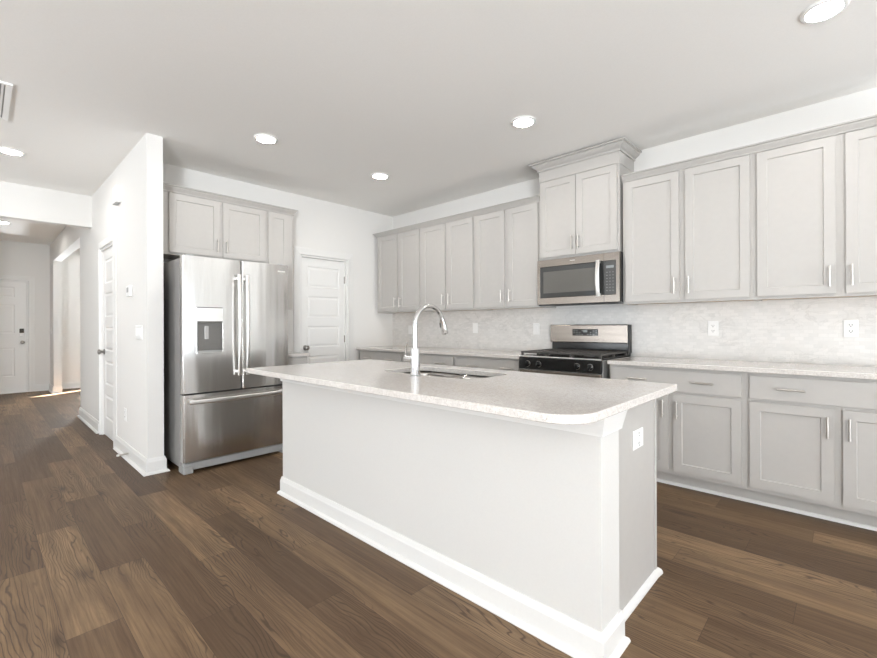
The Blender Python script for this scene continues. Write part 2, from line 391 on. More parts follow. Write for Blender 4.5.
def wall_open(axis, p0, p1, a0, a1, opens):
    mb = MB(); cur = a0
    def bx(u0, u1, z0, z1):
        if u1 - u0 > 1e-4 and z1 - z0 > 1e-4:
            mb.box(p0, p1, u0, u1, z0, z1) if axis == 'x' else mb.box(u0, u1, p0, p1, z0, z1)
    for u0, u1, z0, z1 in opens:
        bx(cur, u0, 0, CZ); bx(u0, u1, 0, z0); bx(u0, u1, z1, CZ); cur = u1
    bx(cur, a1, 0, CZ); return mb
OPX = [(-8.3, -6.1, 0.65, 2.25), (-2.9, -0.6, 0.05, 2.1)]
OPY = [(-0.75, 2.55, 0.5, 2.3), (4.1, 7.4, 0.5, 2.3)]
struct('wall_dining', wall_open('x', 8.5, 8.62, -8.6, 0, OPX), 'wall', 'white dining side wall with glazed openings behind the camera', 'wall')
struct('wall_rear', wall_open('y', -8.62, -8.5, -1.93, 8.62, OPY), 'wall', 'white living room wall with windows behind the camera', 'wall')
def window_frame(name, axis, p, u0, u1, z0, z1, label, nm=2):
    mb = MB(); w = 0.05
    def bx(a0, a1, b0, b1):
        if axis == 'x': mb.box(p-0.03, p+0.03, a0, a1, b0, b1, 0.004)
        else: mb.box(a0, a1, p-0.03, p+0.03, b0, b1, 0.004)
    bx(u0, u0+w, z0, z1); bx(u1-w, u1, z0, z1); bx(u0+w, u1-w, z0, z0+w); bx(u0+w, u1-w, z1-w, z1)
    for k in range(1, nm):
        m = u0 + (u1-u0)*k/nm; bx(m-0.035, m+0.035, z0+w, z1-w)
    o = struct(name, mb, 'trim', label, 'window'); return o
window_frame('window_1', 'x', -6.33, SW0, SW1, SZ0, SZ1, 'narrow window of the side room off the hall', 1)
window_frame('window_2', 'x', 8.53, -8.3, -6.1, 0.65, 2.25, 'living room window on the dining side')
window_frame('window_3', 'x', 8.53, -2.9, -0.6, 0.05, 2.1, 'white framed patio door of the dining nook')
window_frame('window_4', 'y', -8.53, -0.75, 2.55, 0.5, 2.3, 'left living room window', 3)
window_frame('window_5', 'y', -8.53, 4.1, 7.4, 0.5, 2.3, 'right living room window', 3)

# baseboards with shoe moulding
def base_prof(h=0.125, t=0.015, shoe=0.019):
    return [(0, 0), (t+shoe, 0), (t+shoe, 0.006), (t+shoe*0.72, 0.015), (t+0.002, 0.021), (t, 0.022), (t, h-0.028), (t*0.75, h-0.018), (t*0.62, h-0.008), (t*0.4, h), (0, h)]
def baseboard(name, path, label, h=0.125):
    return tag(obj(name, MB().sweep(base_prof(h), path), 'trim'), label, 'baseboard', None, 'structure')
baseboard('baseboard_hall', [(CD1+0.085, -3.135), (0.646, -3.135), (0.646, -3.02), (0.03, -3.02)], 'white baseboard wrapping the free end of the partition wall')
baseboard('baseboard_closet', [(OP1, -3.02), (OP1, -3.135), (CD0-0.085, -3.135)], 'white baseboard between the hall opening and the closet door')
baseboard('baseboard_opening', [(-6.25, -3.36), (-6.25, -3.135), (OP0, -3.135), (OP0, -3.02)], 'white baseboard from the front door round to the hall opening')
baseboard('baseboard_study', [(-6.25, -3.02), (-6.25, -0.02)], 'white baseboard under the bright wall seen through the hall opening')
baseboard('baseboard_pantry', [(0, PD1+0.11), (0, -0.64)], 'short white baseboard right of the pantry door')
baseboard('baseboard_rear', [(8.5, -8.5), (-1.81, -8.5), (-1.81, -4.8)], 'white baseboard along the living room walls')

# ------------------------------------------------------------------ doors (structure)
RAISED = [(0.010, 0.007), (0.020, 0.007), (0.038, 0.001)]
def knob_mesh(c, proj=0.062):
    # axis towards -y
    x, y, z = c
    return MB().lathe([(0.031, 0), (0.031, -0.006), (0.012, -0.012), (0.011, -0.03), (0.022, -0.036), (0.029, -0.046), (0.027, -0.056), (0.014, -proj), (0, -proj)], c, 24, 'y')
def casing(x0, x1, z1, w, parent, jd=0.115):
    """casing around a doorway in local coords, wall face at y=0"""
    def side(a, b, za, zb): return [a, b, za, zb]
    mb = MB()
    prof = [(0.0, 0.018), (w*0.15, 0.018), (w*0.3, 0.014), (w*0.8, 0.010), (w, 0.007)]
    # mitred frame: loop of profile points (offset outwards, thickness)
    pts = [(x0, 0.0), (x0, z1), (x1, z1), (x1, 0.0)]
    rings = []
    for i, (px, pz) in enumerate(pts):
        sx = -1 if i < 2 else 1; sz = 0 if i in (0, 3) else 1
        ring = [mb.bm.verts.new((px + sx*0.0, 0.0, pz))]
        for o_, th in [(0.006, 0.018)] + [(a+0.006, t_) for a, t_ in prof]:
            ring.append(mb.bm.verts.new((px + sx*o_, -th, pz + sz*o_)))
        ring.append(mb.bm.verts.new((px + sx*(w+0.006), 0.0, pz + sz*(w+0.006))))
        rings.append(ring)
    for a, b in zip(rings, rings[1:]):
        for k in range(len(a)-1): mb.bm.faces.new((a[k], b[k], b[k+1], a[k+1]))
    mb.bm.faces.new(rings[0]); mb.bm.faces.new(rings[-1])
    obj('casing', mb, 'trim', parent)
    j = MB().box(x0, x0+0.018, 0.0, jd, 0, z1-0.018).box(x1-0.018, x1, 0.0, jd, 0, z1-0.018).box(x0, x1, 0.0, jd, z1-0.018, z1)
    obj('jamb', j, 'trim', parent)
def five_panel(name, loc, rotz, w, h, label, knob_x, wcas, hinge_x, inset, knob_z=0.915):
    d = thing(name, label, 'door', loc, rotz, None, 'structure')
    casing(0, w, h, wcas, d)
    g = 0.02; x0, x1, z0, z1 = g, w-g, 0.012, h-0.021
    st = 0.085 if w < 0.68 else 0.1
    n = 5; top, bot, rail = 0.10, 0.19, 0.105
    ph = (z1-z0-top-bot-rail*(n-1))/n
    rects = [(x0+st, x1-st, z0+bot+k*(ph+rail), z0+bot+k*(ph+rail)+ph) for k in range(n)]
    slab = obj('door_slab', MB().panel(x0, x1, z0, z1, inset, inset+0.035, rects, RAISED), 'door', d)
    obj('knob', knob_mesh((knob_x, inset, knob_z)), 'dark_nickel', slab, True)
    for hz in (0.28, 1.02, 1.78):
        mb = MB().cyl((hinge_x, inset-0.006, hz-0.045), (hinge_x, inset-0.006, hz+0.045), 0.008, n=10).box(hinge_x-0.016, hinge_x+0.016, inset-0.003, inset+0.001, hz-0.045, hz+0.045)
        obj('hinge', mb, 'dark_nickel', d)
    return d
five_panel('door_1', (0, PD0, 0), PI/2, PD1-PD0, 2.035, 'white five-panel pantry door right of the refrigerator', 0.075, 0.085, 0.66-0.016, 0.03, 0.925)
five_panel('door_2', (CD0, -3.135, 0), 0, CD1-CD0, 2.035, 'white five-panel closet door in the side of the partition wall', 0.075, 0.075, CD1-CD0-0.018, 0.018)
# front door
d = thing('door_3', 'white six-panel front door with keypad lock at the end of the hall', 'door', (-6.25, FD0, 0), PI/2, None, 'structure')
W3 = FD1-FD0
casing(0, W3, 2.035, 0.085, d)
x0, x1 = 0.02, W3-0.02
mid = W3/2; pa = (x0+0.125, mid-0.055); pb = (mid+0.055, x1-0.155)
rects = [(a[0], a[1], b0, b1) for a in (pa, pb) for b0, b1 in ((1.73, 1.92), (1.08, 1.60), (0.30, 0.82))]
slab = obj('door_slab', MB().panel(x0, x1, 0.02, 2.014, 0.03, 0.07, rects, RAISED), 'door', d)
obj('keypad', MB().box(W3-0.115, W3-0.055, 0.0, 0.03, 1.085, 1.165, 0.006), 'slot', slab)
obj('lock_body', MB().box(W3-0.113, W3-0.057, 0.004, 0.03, 1.02, 1.085, 0.006), 'plastic', slab)
obj('knob', knob_mesh((W3-0.075, 0.03, 0.915)), 'dark_nickel', slab, True)
obj('threshold', MB().box(0.0, W3, -0.03, 0.1, 0.0, 0.02, 0.004), 'trim', d)

# ------------------------------------------------------------------ cabinets
DT = 0.02                       # door thickness
SHAKER = [(0.0, 0.0), (0.004, 0.009)]
def bar_pull(parent, c, length, vertical, yf):
    """bar pull on a front at y=yf, centre c=(x,z)"""
    x, z = c; so = 0.030; r = 0.0058; mb = MB(); h = length/2; p = h-0.018
    if vertical:
        mb.cyl((x, yf-so, z-h), (x, yf-so, z+h), r, n=12)
        for s_ in (-p, p): mb.cyl((x, yf, z+s_), (x, yf-so, z+s_), 0.0045, n=10)
    else:
        mb.cyl((x-h, yf-so, z), (x+h, yf-so, z), r, n=12)
        for s_ in (-p, p): mb.cyl((x+s_, yf, z), (x+s_, yf-so, z), 0.0045, n=10)
    return obj('handle', mb, 'nickel', parent, True)
def shaker(parent, name, x0, x1, z0, z1, yb, hx=None, hz=None, hl=0.13, stile=0.056, flat=False, hv=True, pulls=()):
    yf = yb - DT
    if flat: mb = MB().box(x0, x1, yf, yb, z0, z1, 0.002)
    else: mb = MB().panel(x0, x1, z0, z1, yf, yb, [(x0+stile, x1-stile, z0+stile, z1-stile)], SHAKER)
    o = obj(name, mb, 'cabinet', parent)
    if hx is not None: bar_pull(o, (hx, hz), hl, hv, yf)
    for px, pz in pulls: bar_pull(o, (px, pz), hl, False, yf)
    return o
def carcass(x0, x1, depth, z0, z1, parent, under=False):
    mb = MB().box(x0, x1, -depth, -0.001, z0, z1, 0.0015)
    return obj('cabinet_body', mb, 'cabinet', parent)

UB, UT = 1.357, 2.40            # upper cabinets: bottom, top of box
def wall_cabinet(loc, rotz, w, label, doors, depth=0.315, zb=UB, zt=UT, dzb=1.377, dzt=2.376, group='grey wall cabinets', hz=1.488):
    """doors: (x0, x1, side of the pull) in local x"""
    t = thing('wall_cabinet', label, 'cabinet', loc, rotz, group)
    carcass(0, w, depth, zb+0.012, zt, t)
    obj('underside', MB().box(0.012, w-0.012, -depth+0.014, -0.004, zb+0.009, zb+0.0121), 'cabinet_inside', t)
    obj('bottom_rail', MB().box(0.0, w, -depth, -depth+0.02, zb, zb+0.013).box(0, 0.012, -depth+0.02, -0.001, zb, zb+0.013).box(w-0.012, w, -depth+0.02, -0.001, zb, zb+0.013), 'cabinet', t)
    for a, b, s_ in doors:
        shaker(t, 'door', a, b, dzb, dzt, -depth, None if s_ is None else (b-0.028 if s_ == 'R' else a+0.028), hz)
    return t
# left run, x 0.05 .. 2.56
XL = [0.05, 0.905, 1.745, 2.558]
LD = [((0.087, 0.470), (0.511, 0.884)), ((0.934, 1.314), (1.358, 1.729)), ((1.774, 2.146), (2.190, 2.540))]
LLAB = ['grey two-door wall cabinet in the far corner against the pantry wall',
        'grey two-door wall cabinet behind the faucet, between its two neighbours left of the microwave',
        'grey two-door wall cabinet directly left of the cabinet above the microwave']
for i in range(3):
    w = XL[i+1]-XL[i]
    wall_cabinet((XL[i], 0, 0), 0, w, LLAB[i], [(LD[i][0][0]-XL[i], LD[i][0][1]-XL[i], 'R'), (LD[i][1][0]-XL[i], LD[i][1][1]-XL[i], 'L')])
# right run
XR = [3.345, 4.247, 5.15]
RD = [((3.371, 3.776), (3.820, 4.227)), ((4.269, 4.674), (4.722, 5.125))]
RLAB = ['grey two-door wall cabinet directly right of the microwave', 'grey two-door wall cabinet cut off by the right edge of the photo']
for i in range(2):
    w = XR[i+1]-XR[i]
    wall_cabinet((XR[i], 0, 0), 0, w, RLAB[i], [(RD[i][0][0]-XR[i], RD[i][0][1]-XR[i], 'R'), (RD[i][1][0]-XR[i], RD[i][1][1]-XR[i], 'L')])
# over-range cabinet
MX0, MX1 = 2.562, 3.325
t = thing('wall_cabinet', 'tall raised grey two-door cabinet above the microwave', 'cabinet', (0, 0, 0), 0, 'grey wall cabinets')
carcass(MX0, MX1, 0.335, 1.806, 2.56, t)
shaker(t, 'door', 2.582, 2.938, 1.826, 2.545, -0.335, 2.910, 1.935)
shaker(t, 'door', 2.943, 3.309, 1.826, 2.545, -0.335, 2.971, 1.935)
obj('riser_box', MB().box(MX0+0.002, MX1+0.004, -0.345, -0.001, 2.555, 2.725, 0.0015), 'cabinet', t)
# cabinets over the fridge (end wall): local x -> world y, origin at the partition face
FY = -3.018
t = thing('wall_cabinet', 'short grey two-door cabinet above the refrigerator', 'cabinet', (0, FY, 0), PI/2, 'grey wall cabinets')
wf = 1.023
carcass(0, wf, 0.315, 1.833, UT, t)
shaker(t, 'door', -2.893-FY, -2.462-FY, 1.853, 2.385, -0.315, -2.49-FY, 1.955)
shaker(t, 'door', -2.433-FY, -2.017-FY, 1.853, 2.385, -0.315, -2.405-FY, 1.955)
t = thing('wall_cabinet', 'narrow grey single-door cabinet between refrigerator and pantry door', 'cabinet', (0, FY+wf, 0), PI/2, 'grey wall cabinets')
carcass(0, 0.29, 0.315, UB+0.012, UT, t)
shaker(t, 'door', 0.012, 0.24, 1.377, 2.385, -0.315, 0.04, 1.488)
# crowns
def crown_prof(z0, z1, out):
    h = z1-z0
    return [(-0.002, z0), (0.012, z0), (0.013, z0+h*0.10), (0.007, z0+h*0.13), (0.010, z0+h*0.24), (out*0.42, z0+h*0.40), (out*0.70, z0+h*0.64), (out*0.74, z0+h*0.76), (out*0.66, z0+h*0.78), (out, z0+h*0.86), (out, z1), (-0.002, z1)]
def crown(path, label, z0=2.384, z1=2.438, out=0.045):
    return tag(obj('crown_molding', MB().sweep(crown_prof(z0, z1, out), path), 'cabinet'), label, 'trim', 'crown moldings on the cabinets')
crown([(0.05, -0.003), (0.05, -0.316), (2.560, -0.316)], 'grey crown molding along the wall cabinets left of the microwave')
crown([(3.347, -0.316), (5.15, -0.316), (5.15, -0.003)], 'grey crown molding along the wall cabinets right of the microwave')
crown([(0.316, -3.016), (0.316, -1.705), (0.003, -1.705)], 'grey crown molding along the cabinets over the refrigerator', 2.392, 2.452, 0.045)
crown([(MX0+0.001, -0.003), (MX0+0.001, -0.346), (MX1+0.005, -0.346), (MX1+0.005, -0.003)], 'large grey crown molding under the ceiling on the raised cabinet', 2.655, 2.728, 0.068)

# base cabinets
def base_cabinet(loc, rotz, w, label, doors, drawers, group='grey base cabinets', depth=0.605, right_side=True):
    t = thing('base_cabinet', label, 'cabinet', loc, rotz, group)
    mb = MB().box(0, w, -depth, -0.001, 0.10, 0.873, 0.0015).box(0, w, -0.53, -0.001, 0.001, 0.10)
    obj('cabinet_body', mb, 'cabinet', t)
    for a, b, s_ in doors:
        shaker(t, 'door', a, b, 0.132, 0.683, -depth, (b-0.028 if s_ == 'R' else a+0.028), 0.575, 0.125)
    for a, b, pulls in drawers:
        shaker(t, 'drawer', a, b, 0.703, 0.852, -depth, flat=True, pulls=[(p, 0.778) for p in pulls], hl=0.135)
    return t
def rel(l, o): return tuple(q-o if isinstance(q, float) else q for q in l)
B0, B1, B2 = 3.345, 4.241, 5.15
base_cabinet((B0, 0, 0), 0, B1-B0, 'grey base cabinet with one wide drawer, right beside the range',
             [rel((3.362, 3.773, 'R'), B0), rel((3.808, 4.218, 'L'), B0)], [rel((3.362, 4.218), B0) + ([3.568-B0, 3.996-B0],)])
base_cabinet((B1, 0, 0), 0, B2-B1, 'grey base cabinet with one wide drawer, cut off by the right photo edge',
             [rel((4.262, 4.668, 'R'), B1), rel((4.707, 5.125, 'L'), B1)], [rel((4.262, 5.125), B1) + ([4.473-B1, 4.915-B1],)])
G0, G1, G2, G3 = 0.03, 0.885, 1.712, 2.525
base_cabinet((G0, 0, 0), 0, G1-G0, 'grey base cabinet in the far corner beside the pantry door',
             [rel((0.06, 0.44, 'R'), G0), rel((0.48, 0.868, 'L'), G0)], [rel((0.06, 0.868), G0) + ([0.25-G0, 0.67-G0],)])
base_cabinet((G1, 0, 0), 0, G2-G1, 'grey base cabinet behind the faucet, second from the far corner',
             [rel((0.902, 1.28, 'R'), G1), rel((1.315, 1.695, 'L'), G1)], [rel((0.902, 1.695), G1) + ([1.09-G1, 1.52-G1],)])
base_cabinet((G2, 0, 0), 0, G3-G2, 'grey base cabinet directly left of the range',
             [rel((1.730, 2.10, 'R'), G2), rel((2.137, 2.508, 'L'), G2)], [rel((1.730, 2.508), G2) + ([1.97-G2, 2.385-G2],)])
t = base_cabinet((0, -2.03, 0), PI/2, 0.335, 'narrow grey base cabinet between refrigerator and pantry door', [(0.015, 0.32, 'L')], [(0.015, 0.32, [0.167])])
# toe shoe strips
def shoe(path, label):
    return tag(obj('shoe_molding', MB().sweep([(0, 0.0005), (0.018, 0.0005), (0.018, 0.006), (0.012, 0.016), (0.004, 0.02), (0, 0.02)], path), 'trim'), label, 'trim', 'shoe moldings along the toe kicks')
shoe([(B0, -0.531), (B2, -0.531)], 'white shoe molding at the floor under the base cabinets right of the range')
shoe([(G0, -0.531), (G3, -0.531)], 'white shoe molding at the floor under the base cabinets left of the range')
# wall countertops
def rounded(x0, x1, y0, y1, r):
    """outline with corner radii r = (x0y0, x1y0, x1y1, x0y1)"""
    pts = []
    for (cx, cy, a0), rr in zip(((x0, y0, 180), (x1, y0, 270), (x1, y1, 0), (x0, y1, 90)), r):
        if rr < 1e-4: pts.append((cx, cy)); continue
        ox = cx + (rr if a0 in (180, 90) else -rr); oy = cy + (rr if a0 in (180, 270) else -rr)
        n = max(3, int(rr/0.008)); n = min(n, 16)
        for k in range(n+1):
            a = math.radians(a0 + 90*k/n); pts.append((ox+rr*math.cos(a), oy+rr*math.sin(a)))
    return pts
def slab_top(name, x0, x1, y0, y1, label, r=(0.004,)*4):
    return tag(obj(name, MB().prism(rounded(x0, x1, y0, y1, r), 0.8735, 0.904, 0.003), 'quartz'), label, 'countertop', 'quartz countertops')
slab_top('countertop', B0-0.003, B2+0.02, -0.645, -0.011, 'speckled white countertop on the base cabinets right of the range')
slab_top('countertop', 0.002, G3+0.004, -0.645, -0.011, 'speckled white countertop on the base cabinets left of the range')
slab_top('countertop', 0.002, 0.640, -2.035, -1.680, 'small white countertop between refrigerator and pantry door')
# backsplash
tag(obj('tile_backsplash', MB().box(0.002, 5.17, -0.010, -0.0005, 0.902, UB+0.004), 'tile'), 'white marble mosaic backsplash between countertop and wall cabinets', 'backsplash', None, 'structure')

# ------------------------------------------------------------------ island
IX0, IX1, IY0, IYP, IXP = 1.815, 4.111, -2.585, -2.424, 4.066
t = thing('kitchen_island', 'white kitchen island with pale panelled front and grey end panel', 'kitchen island', (0, 0, 0))
obj('front_wall', MB().box(IX0, IX1, IY0, IYP, 0, 0.8725, 0.0015), 'island_paint', t)
body = obj('cabinet_body', MB().box(IX0+0.02, IXP-0.010, IYP, -1.875, 0.10, 0.64).box(IX0+0.02, 2.57, IYP, -1.875, 0.64, 0.8725).box(3.355, IXP-0.010, IYP, -1.875, 0.64, 0.8725).box(2.57, 3.355, IYP, -2.352, 0.64, 0.8725).box(2.57, 3.355, -1.933, -1.875, 0.64, 0.8725).box(IX0+0.03, IXP-0.02, IYP, -1.93, 0, 0.10), 'cabinet', t)
obj('end_panel', MB().box(IXP-0.010, IXP, IYP, -1.880, 0, 0.8725, 0.001).box(IXP-0.010, IXP+0.003, -1.877, -1.852, 0.0, 0.8725, 0.0015), 'cabinet', t)
obj('end_panel', MB().box(IX0+0.010, IX0+0.020, IYP, -1.86, 0, 0.8725, 0.001), 'cabinet', t)
path = [(IX0+0.012, IYP), (IX0, IYP), (IX0, IY0), (IX1, IY0), (IX1, IYP), (IXP-0.002, IYP)]
obj('base_molding', MB().sweep(base_prof(0.120, 0.014, 0.015), path), 'trim', t)
ct = [(-0.001, 0.797), (0.009, 0.797), (0.010, 0.806), (0.0115, 0.812), (0.024, 0.868), (0.024, 0.8725), (-0.001, 0.8725)]
obj('cove_molding', MB().sweep(ct, path), 'trim', t)
sp = [(0, 0.0), (0.018, 0.0), (0.018, 0.010), (0.013, 0.022), (0.004, 0.030), (0, 0.030)]
obj('shoe_molding', MB().sweep(sp, [(IXP, IYP+0.031), (IXP, -1.880), (IXP+0.003, -1.850), (IXP-0.05, -1.850)]), 'trim', t)
# doors on the working side, facing the range
nd = 5; wd = (IXP-IX0-0.06)/nd
for k in range(nd):
    a = IX0+0.04+k*wd
    mb = MB().panel(-(a+wd-0.012), -(a+0.012), 0.132, 0.852, 0, 0.02, [(-(a+wd-0.068), -(a+0.068), 0.188, 0.796)], SHAKER)
    for v in mb.bm.verts: v.co.x, v.co.y = -v.co.x, -1.855-v.co.y
    dd = obj('door', mb, 'cabinet', t)
    m2 = MB(); hx = a+wd-0.04
    m2.cyl((hx, -1.825, 0.67), (hx, -1.825, 0.80), 0.0058, n=10).cyl((hx, -1.855, 0.69), (hx, -1.825, 0.69), 0.0045, n=8).cyl((hx, -1.855, 0.78), (hx, -1.825, 0.78), 0.0045, n=8)
    obj('handle', m2, 'nickel', dd)
# island top with sink cut-out
SX0, SX1, SY0, SY1 = 2.600, 3.325, -2.335, -1.950
def slab_with_hole(outer, hole, z0, z1):
    mb = MB(); bm = mb.bm
    bv = 0.003
    def loop(p, z): return [bm.verts.new((x, y, z)) for x, y in p]
    def off(p, d):
        n = len(p); out = []
        for i in range(n):
            a, b, c = Vector(p[i-1]), Vector(p[i]), Vector(p[(i+1) % n])
            d1 = (b-a).normalized(); d2 = (c-b).normalized(); n1 = Vector((-d1.y, d1.x)); n2 = Vector((-d2.y, d2.x))
            o = (n1+n2)/(1+n1.dot(n2)); out.append(tuple(b+o*d))
        return out
    chains = []
    for p, s_ in ((outer, 1), (hole, -1)):
        lo = [loop(off(p, bv*s_), z0), loop(p, z0+bv), loop(p, z1-bv), loop(off(p, bv*s_), z1)]
        for a, b in zip(lo, lo[1:]):
            for k in range(len(a)): bm.faces.new((a[k], a[(k+1) % len(a)], b[(k+1) % len(a)], b[k]))
        chains.append(lo)
    for zi in (0, 3):
        ed = []
        for lo in chains:
            r = lo[zi]; ed += [bm.edges.get((r[k], r[(k+1) % len(r)])) for k in range(len(r))]
        bmesh.ops.triangle_fill(bm, use_beauty=True, use_dissolve=False, edges=ed)
    return mb
outer = rounded(1.800, 4.152, -2.838, -1.815, (0.03, 0.13, 0.012, 0.012))
hole = rounded(SX0, SX1, SY0, SY1, (0.07, 0.12, 0.08, 0.07))
tag(obj('island_countertop', slab_with_hole(outer, hole, 0.8735, 0.904), 'quartz'), 'speckled white quartz top of the kitchen island with sink cut-out', 'countertop', 'quartz countertops')
# sink
t = thing('sink', 'stainless steel undermount sink in the island top', 'sink', (0, 0, 0))
def bowl(x0, x1, y0, y1, zt, zb, name):
    mb = MB(); bm = mb.bm; r = 0.055
    levels = [(0.0, zt, 0.0), (0.004, zt-0.02, 0.0), (0.012, zb+0.03, 0), (0.022, zb+0.012, 0), (0.045, zb, 0)]
    prev = None
    for ins, z, _ in levels:
        p = rounded(x0+ins, x1-ins, y0+ins, y1-ins, (r,)*4)
        cur = [bm.verts.new((x, y, z)) for x, y in p]
        if prev:
            for k in range(len(cur)): bm.faces.new((prev[k], prev[(k+1) % len(cur)], cur[(k+1) % len(cur)], cur[k]))
        prev = cur
    bm.faces.new(prev)
    o = obj(name, mb, 'steel_sink', t, True)
    m = o.modifiers.new('wall', 'SOLIDIFY'); m.thickness = 0.002; m.offset = 0
    cx, cy = (x0+x1)/2, (y0+y1)/2
    obj('drain', MB().lathe([(0.043, zb+0.001), (0.043, zb+0.004), (0.034, zb+0.004), (0.03, zb-0.004), (0, zb-0.004)], (cx, cy, 0)), 'chrome', o, True)
    return o
sm = (SX0+SX1)/2
bowl(SX0-0.006, sm-0.012, SY0-0.006, SY1+0.006, 0.872, 0.67, 'bowl')
bowl(sm+0.012, SX1+0.006, SY0-0.006, SY1+0.006, 0.872, 0.67, 'bowl')
obj('divider', MB().box(sm-0.0135, sm+0.0135, SY0+0.03, SY1-0.03, 0.80, 0.862, 0.006), 'steel_sink', t)
# faucet
FX, FYY = 2.985, -2.398
t = thing('faucet', 'tall chrome pull-down faucet on the island beside the sink', 'faucet', (FX, FYY, 0.904))
obj('base_flange', MB().lathe([(0.033, 0.0002), (0.033, 0.005), (0.029, 0.009), (0.0, 0.009)]), 'chrome', t, True)
obj('body', MB().lathe([(0.026, 0.008), (0.026, 0.14), (0.025, 0.152), (0.024, 0.156), (0.0, 0.156)]), 'chrome', t, True)
pts = [(0, 0, 0.15), (0, 0, 0.27)]; R = 0.112
for k in range(0, 17):
    a = PI - (PI*0.93)*k/16
    pts.append((0, R + R*math.cos(a), 0.283 + R*math.sin(a)*0.98))
obj('spout', MB().tube(pts, 0.0135, 18), 'chrome', t, True)
e = Vector(pts[-1]); dr = (Vector(pts[-1])-Vector(pts[-2])).normalized()
sp_ = obj('spray_head', MB().tube([e-dr*0.012, e, e+dr*0.010, e+dr*0.035, e+dr*0.070, e+dr*0.080], [0.0145, 0.0155, 0.0165, 0.0185, 0.0205, 0.018], 20), 'chrome', t, True)
obj('spray_button', MB().tube([e+dr*0.012+Vector((-0.007, -0.013, 0)), e+dr*0.040+Vector((-0.008, -0.015, 0))], 0.0065, 12), 'slot', sp_, True)
obj('handle_hub', MB().cyl((-0.02, 0, 0.096), (-0.080, 0, 0.096), 0.0165, 0.0165, 20), 'chrome', t, True)
obj('lever', MB().tube([(-0.078, 0, 0.104), (-0.074, -0.002, 0.14), (-0.062, -0.004, 0.185)], [0.0065, 0.0055, 0.0045], 12), 'chrome', t, True)

# ------------------------------------------------------------------ refrigerator (front faces +x)
FRY0, FRY1 = -2.947, -2.047
FW = FRY1-FRY0
t = thing('refrigerator', 'stainless french-door refrigerator with bottom freezer in the alcove', 'refrigerator', (0, FRY0, 0), PI/2)
# local: x = world y - FRY0, y = -world x
obj('case', MB().box(0.006, FW-0.006, -0.79, -0.06, 0.035, 1.745, 0.008), 'fridge_case', t)
obj('gasket', MB().box(0.016, FW-0.016, -0.808, -0.788, 0.075, 1.738), 'gasket', t)
sp0 = FW*0.513
def fdoor(x0, x1, z0, z1, rects=(), steps=(), name='door'):
    mb = MB(); mb.panel(x0, x1, z0, z1, -0.88, -0.808, rects, steps)
    edges = [e for e in mb.bm.edges if all(abs(v.co.y+0.88) < 1e-5 for v in e.verts) and (all(abs(v.co.x-x0) < 1e-5 for v in e.verts) or all(abs(v.co.x-x1) < 1e-5 for v in e.verts))]
    bmesh.ops.bevel(mb.bm, geom=edges, offset=0.014, segments=4, affect='EDGES', profile=0.5)
    return obj(name, mb, 'stainless', t, True)
dx0, dx1, dz0, dz1 = 0.096, 0.312, 0.962, 1.345
ld = fdoor(0.0, sp0-0.003, 0.645, 1.757, [(dx0, dx1, dz0, dz1)], [(0.0, 0.060)])
rd = fdoor(sp0+0.003, FW, 0.645, 1.757)
fz = fdoor(0.0, FW, 0.092, 0.632, name='freezer_drawer')
# water and ice dispenser
disp = obj('dispenser', MB().panel(dx0+0.001, dx1-0.001, dz0+0.001, dz1-0.001, -0.881, -0.86, [(dx0+0.006, dx1-0.006, dz0+0.012, 1.222)], [(0.004, 0.0), (0.012, 0.055)]), 'dispenser', ld)
obj('bezel', MB().box(dx0+0.001, dx0+0.010, -0.8825, -0.87, dz0+0.001, dz1-0.001, 0.001).box(dx1-0.010, dx1-0.001, -0.8825, -0.87, dz0+0.001, dz1-0.001, 0.001).box(dx0+0.010, dx1-0.010, -0.8825, -0.87, dz0+0.001, dz0+0.012, 0.001), 'stainless', disp)
obj('recess_liner', MB().box(dx0+0.02, dx1-0.02, -0.8275, -0.822, dz0+0.03, 1.212), 'panel_dark', disp)
obj('control_panel', MB().box(dx0+0.006, dx1-0.006, -0.8835, -0.8805, 1.228, 1.338, 0.001).box(dx0+0.02, dx1-0.02, -0.886, -0.883, 1.285, 1.289), 'handle_steel', disp)
obj('paddle', MB().box(dx0+0.055, dx0+0.145, -0.853, -0.832, 1.02, 1.212, 0.006).box(dx0+0.072, dx0+0.105, -0.862, -0.850, 1.08, 1.19, 0.004), 'paddle', disp)
obj('drip_tray', MB().box(dx0+0.012, dx1-0.012, -0.884, -0.832, dz0+0.013, dz0+0.024, 0.003), 'plastic_grey', disp)
